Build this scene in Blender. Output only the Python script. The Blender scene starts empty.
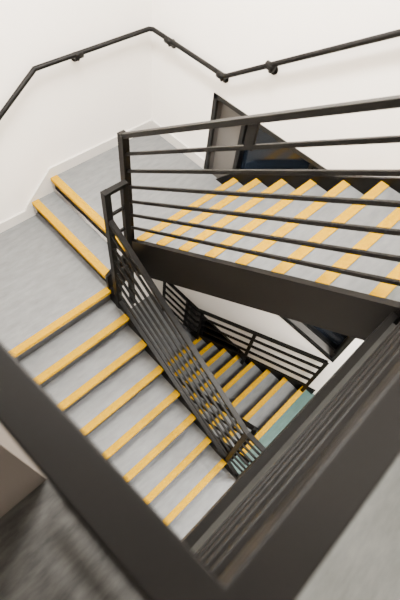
import bpy, math
import numpy as np
from mathutils import Matrix, Vector

# ------------------------------------------------------------------ constants
T=0.28; R=0.1907
XB=1.402; YB=-1.383            # rear flight: first riser, inner edge
XC=1.387; YC=-1.744            # front flight: first riser, inner edge
YF=-3.08                       # front wall
A=1.462                        # depth of upper quarter landing
NB=8; NC=10
H=20*R                         # storey height
ZT=NB*R                        # top landing
XG=3.53                        # top landing edge towards the well
XR=5.3                         # right wall
ZG=-H-12*R                     # lowest floor
ZCEIL=4.9
XE=1.33                        # end of the well

# ------------------------------------------------------------------ materials
def mat(name,col,rough=.5,metal=0.,spec=.5):
    m=bpy.data.materials.new(name); m.use_nodes=True
    b=m.node_tree.nodes['Principled BSDF']
    b.inputs['Base Color'].default_value=(*col,1); b.inputs['Roughness'].default_value=rough
    b.inputs['Metallic'].default_value=metal; b.inputs['Specular IOR Level'].default_value=spec
    return m
def noise_mix(m,c1,c2,scale,vec=(1,1,1),detail=6,lo=.35,hi=.65,bump=0.):
    nt=m.node_tree; b=nt.nodes['Principled BSDF']
    tc=nt.nodes.new('ShaderNodeTexCoord'); mp=nt.nodes.new('ShaderNodeMapping')
    mp.inputs['Scale'].default_value=vec
    n=nt.nodes.new('ShaderNodeTexNoise'); n.inputs['Scale'].default_value=scale; n.inputs['Detail'].default_value=detail
    n.inputs['Roughness'].default_value=.62
    r=nt.nodes.new('ShaderNodeValToRGB')
    r.color_ramp.elements[0].position=lo; r.color_ramp.elements[0].color=(*c1,1)
    r.color_ramp.elements[1].position=hi; r.color_ramp.elements[1].color=(*c2,1)
    nt.links.new(tc.outputs['Object'],mp.inputs['Vector']); nt.links.new(mp.outputs[0],n.inputs['Vector'])
    nt.links.new(n.outputs['Fac'],r.inputs['Fac']); nt.links.new(r.outputs[0],b.inputs['Base Color'])
    if bump:
        bp=nt.nodes.new('ShaderNodeBump'); bp.inputs['Strength'].default_value=bump; bp.inputs['Distance'].default_value=.01
        nt.links.new(n.outputs['Fac'],bp.inputs['Height']); nt.links.new(bp.outputs[0],b.inputs['Normal'])
    return m
M_lino=noise_mix(mat('marbled_linoleum',(.3,.3,.3),.5,0,.3),(.104,.109,.113),(.155,.161,.165),3.6,(6,1.7,6),6,.28,.72)
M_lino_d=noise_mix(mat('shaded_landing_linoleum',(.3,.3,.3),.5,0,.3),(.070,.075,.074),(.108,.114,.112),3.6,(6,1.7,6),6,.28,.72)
M_lino_g=noise_mix(mat('green_linoleum',(.3,.3,.3),.5,0,.3),(.028,.066,.060),(.05,.100,.090),3.6,(6,1.7,6),6,.3,.7)
M_floor_shade=noise_mix(mat('shaded_floor_sheet',(.1,.1,.1),.9,0,.1),(.028,.028,.027),(.062,.061,.059),6,(6,1.5,6),6,.3,.7)  # shade on the lobby floor, put into a darker colour
M_yel=noise_mix(mat('yellow_nosing',(.9,.5,.02),.85,0,.0),(.35,.192,.0),(.43,.238,.0),40,(1,1,1),6,.3,.7,.3)
M_steel=mat('charcoal_painted_steel',(.0034,.0031,.0029),.48,0.,.11)
M_wall=noise_mix(mat('cream_wall_paint',(.8,.8,.8),.7),(.91,.87,.82),(.94,.90,.85),2,(1,1,1),3,.3,.7)
M_wall_shade=mat('shaded_wall_taupe',(.115,.10,.088),.7)  # pale wall in shadow, its shade put into the base colour
M_base=mat('skirting_vinyl',(.60,.58,.55),.4)
M_frame=mat('window_frame_dark',(.006,.006,.006),.4,0,.3)
M_rev=mat('reveal_grey',(.10,.095,.09),.6)
M_glass=noise_mix(mat('night_glass',(.02,.025,.035),.12),(.003,.004,.007),(.008,.012,.020),1.2,(1,1,1),2,.4,.6)
M_ceil=mat('ceiling_paint',(.8,.79,.77),.8)
M_under=mat('riser_grey',(.03,.03,.03),.5)

# ------------------------------------------------------------------ mesh helper
class MB:
    def __init__(s,name,mats): s.n=name; s.m=mats; s.v=[]; s.f=[]; s.k=[]
    def add(s,vs,fs,mi):
        o=len(s.v); s.v+= [tuple(v) for v in vs]
        for f in fs: s.f.append([i+o for i in f]); s.k.append(mi)
    def box(s,a,b,mi=0):
        x0,x1=sorted((a[0],b[0]));y0,y1=sorted((a[1],b[1]));z0,z1=sorted((a[2],b[2]))
        s.add([(x0,y0,z0),(x1,y0,z0),(x1,y1,z0),(x0,y1,z0),(x0,y0,z1),(x1,y0,z1),(x1,y1,z1),(x0,y1,z1)],
              [(0,3,2,1),(4,5,6,7),(0,1,5,4),(1,2,6,5),(2,3,7,6),(3,0,4,7)],mi)
    def prism(s,poly,axis,c0,c1,mi=0):
        n=len(poly)
        def P(p,c): return (p[0],c,p[1]) if axis=='y' else ((c,p[0],p[1]) if axis=='x' else (p[0],p[1],c))
        vs=[P(p,c0) for p in poly]+[P(p,c1) for p in poly]
        s.add(vs,[list(range(n))[::-1],list(range(n,2*n))]+[(i,(i+1)%n,n+(i+1)%n,n+i) for i in range(n)],mi)
    def rail(s,pts,w,h,mi=0):
        """mitred rectangular bar along a polyline"""
        P=[Vector(p) for p in pts]; n=len(P); rings=[]
        for i in range(n):
            d0=(P[i]-P[i-1]).normalized() if i else (P[1]-P[0]).normalized()
            d1=(P[i+1]-P[i]).normalized() if i<n-1 else d0
            h0=Vector((d0.x,d0.y,0)).normalized(); h1=Vector((d1.x,d1.y,0)).normalized()
            s0=Vector((h0.y,-h0.x,0)); s1=Vector((h1.y,-h1.x,0))
            sd=(s0+s1); sd=sd.normalized()/max(.5,(sd.normalized().dot(s0)))
            up=Vector((0,0,1))
            hh=h/max(.6,math.cos(math.asin(max(-1,min(1,d1.z)))))
            rings.append([P[i]+sd*a*w/2+up*b*hh/2 for a,b in ((-1,-1),(1,-1),(1,1),(-1,1))])
        vs=[v for r in rings for v in r]; fs=[(0,1,2,3),tuple(4*(n-1)+k for k in (3,2,1,0))]
        for i in range(n-1):
            for k in range(4):
                fs.append((4*i+k,4*(i+1)+k,4*(i+1)+(k+1)%4,4*i+(k+1)%4))
        s.add(vs,fs,mi)
    def tube(s,pts,r,mi=0,seg=14):
        P=[Vector(p) for p in pts]; n=len(P); vs=[];fs=[]
        ref=Vector((0,0,1))
        for i in range(n):
            d0=(P[i]-P[i-1]).normalized() if i else (P[1]-P[0]).normalized()
            d1=(P[i+1]-P[i]).normalized() if i<n-1 else d0
            t=(d0+d1).normalized(); rr=ref if abs(t.z)<.95 else Vector((1,0,0))
            a=t.cross(rr).normalized(); b=a.cross(t).normalized(); k=1/max(.6,t.dot(d0))
            for j in range(seg):
                an=2*math.pi*j/seg; vs.append(P[i]+(a*math.cos(an)*k+b*math.sin(an))*r)
        for i in range(n-1):
            for j in range(seg):
                fs.append((i*seg+j,i*seg+(j+1)%seg,(i+1)*seg+(j+1)%seg,(i+1)*seg+j))
        fs.append(tuple(range(seg))[::-1]); fs.append(tuple((n-1)*seg+j for j in range(seg)))
        s.add(vs,fs,mi)
    def done(s,bevel=0.,smooth=False):
        me=bpy.data.meshes.new(s.n); me.from_pydata(s.v,[],s.f); me.update()
        for m in s.m: me.materials.append(m)
        for p,k in zip(me.polygons,s.k): p.material_index=k; p.use_smooth=smooth
        import bmesh
        bm=bmesh.new(); bm.from_mesh(me); bmesh.ops.recalc_face_normals(bm,faces=bm.faces); bm.to_mesh(me); bm.free()
        o=bpy.data.objects.new(s.n,me); bpy.context.collection.objects.link(o)
        if bevel:
            b=o.modifiers.new('bevel','BEVEL'); b.width=bevel; b.segments=2; b.limit_method='ANGLE'
        return o

# ------------------------------------------------------------------ room shell
w=MB('wall_left',[M_wall]); w.box((-.2,YF-.2,ZG),(0,.25,ZCEIL)); w.done()
WX0,WX1=.97,3.42
wins=[(-1.30,.911),(-1.30-H,.911-H)]
w=MB('wall_back',[M_wall])
w.box((0,0,ZG),(WX0,.25,ZCEIL)); w.box((WX1,0,ZG),(XR+.2,.25,ZCEIL))
w.box((WX0,0,.911),(WX1,.25,ZCEIL)); w.box((WX0,0,.911-H),(WX1,.25,-1.30)); w.box((WX0,0,ZG),(WX1,.25,-1.30-H)); w.done()
w=MB('wall_right',[M_wall]); w.box((XR+.001,-4.8,ZG),(XR+.2,0,ZCEIL)); w.done()
w=MB('wall_front',[M_wall,M_wall_shade])
w.box((0,YF-.2,ZG),(2.3,YF-.001,ZCEIL)); w.box((2.3,YF-.2,ZG),(3.0,YF-.001,ZT-.3)); w.box((3.0,YF-.2,ZG),(XR,YF-.001,ZT-.32))
w.box((2.3,YF-.2,ZT-.3),(2.999,YF-.001,ZCEIL),1); w.done()  # end panel of the wall, shade painted in by colour
w=MB('wall_lobby',[M_wall_shade]); w.box((2.8,-5.0,ZT-.3),(XR+.2,-4.801,ZCEIL)); w.box((2.8,-4.8,ZT-.3),(2.999,YF-.2,ZCEIL)); w.done()
w=MB('ceiling',[M_ceil]); w.box((-.2,-5.0,ZCEIL),(XR+.2,.25,ZCEIL+.2)); w.done()
w=MB('floor',[M_lino_g]); w.box((-.2,YF-.2,ZG-.2),(XR+.2,.25,ZG)); w.done()
for i,(z0,z1) in enumerate(wins):
    w=MB('window_%d'%(i+1),[M_frame,M_glass,M_rev])
    w.box((WX0,.17,z0),(WX1,.19,z1),1)
    w.box((WX0,.0,z0),(WX0+.008,.17,z1),2); w.box((WX1-.008,0,z0),(WX1,.17,z1),2)
    w.box((WX0,0,z1-.008),(WX1,.17,z1),2); w.box((WX0,0,z0),(WX1,.17,z0+.008),2)
    w.box((WX0+.008,.10,z0),(WX0+.30,.16,z1-.05),2)
    fw=.05
    w.box((WX0-.03,-.012,z0),(WX0+.02,.02,z1+.02)); w.box((WX0-.03,-.012,z1-.02),(WX1+.03,.02,z1+.02))
    w.box((WX1-.02,-.012,z0),(WX1+.03,.02,z1+.02)); w.box((WX0-.03,-.012,z0-.02),(WX1+.03,.02,z0+.02))
    for x in (WX0+.30,WX0+1.15,WX1-fw): w.box((x,.09,z0),(x+fw,.17,z1))
    w.box((WX0,.09,z1-fw),(WX1,.17,z1)); w.box((WX0,.12,z0),(WX1,.17,z0+fw))
    w.done()

# ------------------------------------------------------------------ landings
NW=.066
def nosing(mb,x0,y0,x1,y1,z,d,mi,wd=NW):
    t=.006
    if d in('+x','-x'):
        sgn=1 if d=='+x' else -1
        mb.box((x0+sgn*.006,y0,z-.035),(x0-sgn*wd,y1,z+t),mi)
    else:
        sgn=1 if d=='+y' else -1
        mb.box((x0,y0+sgn*.006,z-.035),(x1,y0-sgn*wd,z+t),mi)
def landings(z,idx):
    l=MB('quarter_landing',[M_lino,M_steel,M_yel])
    l.box((0.001,YB,z-.05),(XB,-.001,z),0); l.box((0.001,-A,z-.05),(XE,YB,z),0)
    l.box((0.001,YB,z-.22),(XB-.03,-.001,z-.05),1)
    l.box((0.001,-A-T,z-R-.05),(XE,-A+.0,z-R),0)
    l.box((0.001,-A+.03,z-R),(XE,-A+.045,z-.03),1)
    l.box((0.001,YF,z-2*R-.05),(XC,-A-T+.03,z-2*R),0)
    l.box((0.001,-A-T+.03,z-2*R),(XE,-A-T+.045,z-R-.03),1)
    l.box((0.001,YF,z-2*R-.22),(XC-.03,-A-T,z-2*R-.05),1)
    nosing(l,.025,-A,XE-.01,-A,z,'-y',2,.075); nosing(l,.025,-A-T,XE-.01,-A-T,z-R,'-y',2,.075)
    l.prism([(YB+.0,z+.02),(YB,z-.3),(-A-.1,z-.45),(YC,z-2*R-.28),(YC,z-2*R+.02),(-A-T,z-R+.03),(-A,z+.02)],'x',XE,XE+.035,1)
    l.done()
landings(0,0); landings(-H,1)
XBE=XB+(NB-1)*T
l=MB('top_landing',[M_lino_d,M_steel,M_yel,M_floor_shade])
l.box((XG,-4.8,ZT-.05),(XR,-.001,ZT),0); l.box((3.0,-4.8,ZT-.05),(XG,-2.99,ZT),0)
l.box((3.0,-4.8,ZT),(3.62,-3.03,ZT+.012),3)  # thin added sheet that darkens the floor where it is shaded
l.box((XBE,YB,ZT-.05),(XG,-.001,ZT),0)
l.box((XG-.03,-2.99,ZT-.30),(XG+.005,YB-.045,ZT+.06),1); l.box((3.0,-3.02,ZT-.30),(XG,-2.985,ZT+.06),1)
l.box((XG+.005,-3.0,ZT-.30),(XR,-.001,ZT-.05),1)
nosing(l,XBE,YB,0,-.03,ZT,'-x',2); l.done()
z=ZT-H
l=MB('lower_landing',[M_lino_g,M_steel,M_yel])
l.box((XBE,YB-.2,z-.05),(XR,-.001,z),0); l.box((XC+9*T+.02,YF,z-.05),(XR,YB-.2,z),0)
l.box((XBE+.03,YB-.2,z-.25),(XR,-.001,z-.05),1); l.box((XC+9*T+.05,YF,z-.25),(XR,YB-.2,z-.05),1)
l.box((XBE,YB-.24,z-.25),(XC+9*T+.02,YB-.2,z+.03),1)
nosing(l,XBE,YB,0,-.03,z,'-x',2); l.done()

# ------------------------------------------------------------------ flights
PB=R/T
def flightB(z0):
    f=MB('stair_flight',[M_lino,M_steel,M_yel,M_under])
    for k in range(1,NB):
        x=XB+(k-1)*T; z=z0+k*R
        f.box((x,YB,z-.04),(x+T+.03,-.03,z),0)
        f.box((x+.025,YB,z-R),(x+.04,-.03,z-.03),3)
        nosing(f,x,YB,0,-.03,z,'-x',2)
    ze=z0+NB*R
    f.box((XBE+.025,YB,ze-R),(XBE+.04,-.03,ze-.03),3)
    pl=lambda x,o: z0+R+(x-XB)*PB+o
    x0=XB-.14; x1=XG
    f.prism([(x0,z0+.03),(x0,z0-.30),(XB+.05,z0-.30),(x1,pl(x1,-.36)),(x1,min(pl(x1,.03),ze+.12)),(XB-.08,pl(XB-.14,.03))],'y',YB-.045,YB,1)
    f.prism([(XB-.25,z0+.0),(XB-.25,z0-.2),(x1,pl(x1,-.36)),(x1,pl(x1,.02)),(XB-.05,pl(XB-.05,.06))],'y',-.03,-.001,1)
    f.prism([(XB,z0-.12),(XB,z0-.14),(x1,pl(x1,-.30)),(x1,pl(x1,-.28))],'y',YB,-.03,1)
    f.done()
def flightC(z0):
    f=MB('stair_flight',[M_lino,M_steel,M_yel,M_under])
    for k in range(0,NC):
        x=XC+k*T; z=z0-k*R
        if k>0: f.box((x-T-.03,YF+.03,z-.04),(x,YC,z),0)
        f.box((x-.04,YF+.03,z-R),(x-.025,YC,z-.03),3)
        nosing(f,x,YF+.03,0,YC,z,'+x',2)
    xe=XC+(NC-1)*T
    pl=lambda x,o: z0-(x-XC)*PB+o
    x0=XC-.05
    for y0,y1 in ((YC,YC+.045),(YF+.001,YF+.03)):
        f.prism([(x0,z0+.03),(XC,z0+.03),(xe+.1,pl(xe+.1,.03)),(xe+.1,pl(xe+.1,-.25)),(XC,pl(XC,-.36)),(x0,z0-.3)],'y',y0,y1,1)
    f.prism([(XC,z0-.30),(XC,z0-.32),(xe,pl(xe,-.28)),(xe,pl(xe,-.26))],'y',YF+.03,YC,1)
    f.done()
flightB(0); flightC(-2*R); flightB(-H); flightC(-2*R-H)

# ------------------------------------------------------------------ guards
NBAR=7
HB=1.15; HC=1.22
def bars(mb,base,top,n=NBAR,w=.022,h=.024):
    for i in range(n):
        o=top*(1-i/n)
        ww,hh=(.048,.034) if i==0 else (w,h)
        mb.rail([(p[0],p[1],p[2]+o) for p in base],ww,hh,0)
def post(mb,x,y,z0,z1,a=.07,b=.022):
    mb.box((x-a/2,y-b/2,z0),(x+a/2,y+b/2,z1),0)
YGB=YB-.022; YGC=YC+.022
def guardB(z0,xend,n=NBAR):
    g=MB('stair_railing',[M_steel])
    xn=1.32
    zr=lambda x: z0+R+(x-XB)*PB
    bars(g,[(xn,YGB,zr(xn)),(xend,YGB,zr(xend))],HB,n)
    g.box((xn-.032,YGB-.032,z0-.28),(xn+.032,YGB+.032,zr(xn)+HB+.02),0)
    if n==NBAR:
        x=2.42; g.box((x-.03,YGB-.01,zr(x)+HB-.17),(x+.03,YGB+.01,zr(x)+HB),0)
    post(g,xend-.02,YGB,zr(xend)-.3,zr(xend)+HB,.05,.05)
    g.done(.003)
guardB(0,XG+.03)
def guardC(z0):
    g=MB('stair_railing',[M_steel])
    pl=lambda x: z0-(x-XC)*PB
    x0=1.49; x1=3.33; x2=3.56
    bars(g,[(x0,YGC,pl(x0)),(x1,YGC,pl(x1)),(x2,YGC,pl(x1))],HC)
    zt=z0+1.41
    g.box((x0-.028,YGC-.028,z0-.3),(x0+.028,YGC+.028,zt+.017),0)
    post(g,x1,YGC,pl(x1)-.2,pl(x1)+HC,.05,.03); post(g,x2,YGC,pl(x2)-.2,pl(x1)+HC,.05,.03)
    ye=YGC+.17
    for o in (1.41,1.17,.93,.40):
        ww,hh=(.05,.034) if o>1.4 else (.024,.024)
        g.rail([(x0,YGC,z0+o),(x0,ye,z0+o)],ww,hh,0)
    g.box((x0-.025,ye-.025,z0-.3),(x0+.025,ye+.025,zt+.017),0)
    g.done(.003)
guardC(-2*R); guardC(-2*R-H); guardB(-H,XBE,3)
g=MB('window_guard_rail',[M_steel])
zl=-H
zr=lambda x: zl+R+(x-XB)*PB
bars(g,[(.45,-.09,zl+.10),(XB-.12,-.09,zl+.10),(3.40,-.09,zr(3.40)-.02)],1.0,5,.03,.03)
for x,z in ((.45,zl),(XB,zl+.1),(2.4,zr(2.4)-.1),(3.40,zr(3.4)-.1)): post(g,x,-.09,z,z+1.08+(.0 if x>.5 else .02),.05,.03)
g.done()
g=MB('landing_railing',[M_steel])
xg=XG+.035; yg=-2.954; zt=ZT+1.19
for i in range(NBAR):
    z=ZT+1.19*(1-i/NBAR)
    ww,hh=(.062,.04) if i==0 else (.03,.03)
    g.rail([(xg,YB-.02,z),(xg,yg,z),(3.005,yg-.032,z)],ww,hh,0)
g.box((xg-.028,YB-.05,ZT-.3),(xg+.028,YB+.01,zt+.01),0)
g.box((xg-.028,yg-.028,ZT-.3),(xg+.028,yg+.028,zt+.01),0)
g.done(.004)

# ------------------------------------------------------------------ wall handrail
hr=MB('wall_handrail',[M_steel])
o=.07; hw=1.1836
zr=lambda x: hw+max(0,(x-1.09))*PB
pts=[(o,YF+.15,hw-2*R),(o,-1.372-2*T,hw-2*R),(o,-1.372,hw),(o,-o-.03,hw),(o+.03,-o,hw),(1.09,-o,hw),(XG,-o,zr(XG)),(XR-.3,-o,zr(XG))]
hr.tube(pts,.022)
def bracket(x,y,z,nx,ny):
    wx=x-nx*o; wy=y-ny*o
    hr.tube([(wx+nx*.002,wy+ny*.002,z-.055),(wx+nx*.014,wy+ny*.014,z-.055)],.042,0,20)
    hr.tube([(wx+nx*.01,wy+ny*.01,z-.055),(x-nx*.01,y-ny*.01,z-.055),(x,y,z-.02)],.014,0,10)
    hr.tube([(x-ny*.04,y-nx*.04,z-.012),(x+ny*.04,y+nx*.04,z-.012)],.032,0,14)
for y in (-.93,-1.372-2*T-.35): bracket(o,y,hw if y>-1.4 else hw-2*R,1,0)
for x in (.33,1.05,1.55,2.9,4.2): bracket(x,-o,zr(min(x,XG)),0,-1)
hr.done(0,True)

# ------------------------------------------------------------------ skirting
b=MB('baseboard_left',[M_base])
bt=.12
b.prism([(-.001,0),(-.001,bt),(-A+.02,bt),(-A-T-.06,-2*R+bt+.06),(-A-T-.10,-2*R+bt),(YF,-2*R+bt),(YF,-2*R),(-A-T,-2*R),(-A-T,-R),(-A,-R),(-A,0)],'x',.0005,.022,0)
b.done()
b=MB('baseboard_back',[M_base]); b.box((.022,-.022,0),(WX0-.03,-.0005,bt)); b.done()
b=MB('baseboard_front',[M_base]); b.box((.022,YF,-2*R),(XC-.16,YF+.022,-2*R+bt)); b.done()

# ------------------------------------------------------------------ lights
def area(name,loc,size,energy,col,rot=(0,0,0)):
    L=bpy.data.lights.new(name,'AREA'); L.shape='RECTANGLE'; L.size,L.size_y=size; L.energy=energy; L.color=col
    ob=bpy.data.objects.new(name,L); ob.location=loc; ob.rotation_euler=rot; bpy.context.collection.objects.link(ob); return ob
M_em=bpy.data.materials.new('lamp_diffuser'); M_em.use_nodes=True
e=M_em.node_tree.nodes['Principled BSDF']; e.inputs['Emission Color'].default_value=(1,.95,.88,1); e.inputs['Emission Strength'].default_value=4
for x,y in ((1.5,-1.4),(4.3,-1.6)):
    c=MB('ceiling_light',[M_ceil,M_em]); c.box((x-.7,y-.15,ZCEIL-.06),(x+.7,y+.15,ZCEIL),0); c.box((x-.66,y-.12,ZCEIL-.075),(x+.66,y+.12,ZCEIL-.06),1); c.done()
c=MB('ceiling_light',[M_ceil,M_em]); c.box((4.1,-1.1,ZT-.35),(5.1,-.7,ZT-.301),0); c.box((4.13,-1.07,ZT-.36),(5.07,-.73,ZT-.35),1); c.done()  # unseen fixture, added to go with the fill light below
area('stair_lamp',(1.5,-1.4,ZCEIL-.09),(1.3,.5),640,(1,.955,.885))
area('landing_lamp',(4.3,-1.6,ZCEIL-.09),(1.3,.5),55,(1,.90,.78))
area('lower_fill',(4.6,-.9,ZT-.37),(.9,.4),320,(1,.96,.90))  # unseen light added to brighten the lower flight and wall
W=bpy.data.worlds.new('World'); bpy.context.scene.world=W; W.use_nodes=True
W.node_tree.nodes['Background'].inputs[0].default_value=(.9,.95,1,1); W.node_tree.nodes['Background'].inputs[1].default_value=.05

# ------------------------------------------------------------------ camera
Rm=np.array([[0.69193,0.71519,0.09868],[0.64518,-0.55119,-0.52909],[-0.32401,0.42975,-0.84281]])
cd=bpy.data.cameras.new('camera'); cam=bpy.data.objects.new('camera',cd); bpy.context.collection.objects.link(cam)
m=Matrix(((Rm[0][0],-Rm[1][0],-Rm[2][0]),(Rm[0][1],-Rm[1][1],-Rm[2][1]),(Rm[0][2],-Rm[1][2],-Rm[2][2]))).to_4x4()
m.translation=(3.4643,-2.9632,3.2475); cam.matrix_world=m
cd.sensor_fit='VERTICAL'; cd.sensor_height=36; cd.lens=412.3109/600*36; cd.clip_start=.02
cd.dof.use_dof=True; cd.dof.focus_distance=4.0; cd.dof.aperture_fstop=3.0
bpy.context.scene.camera=cam
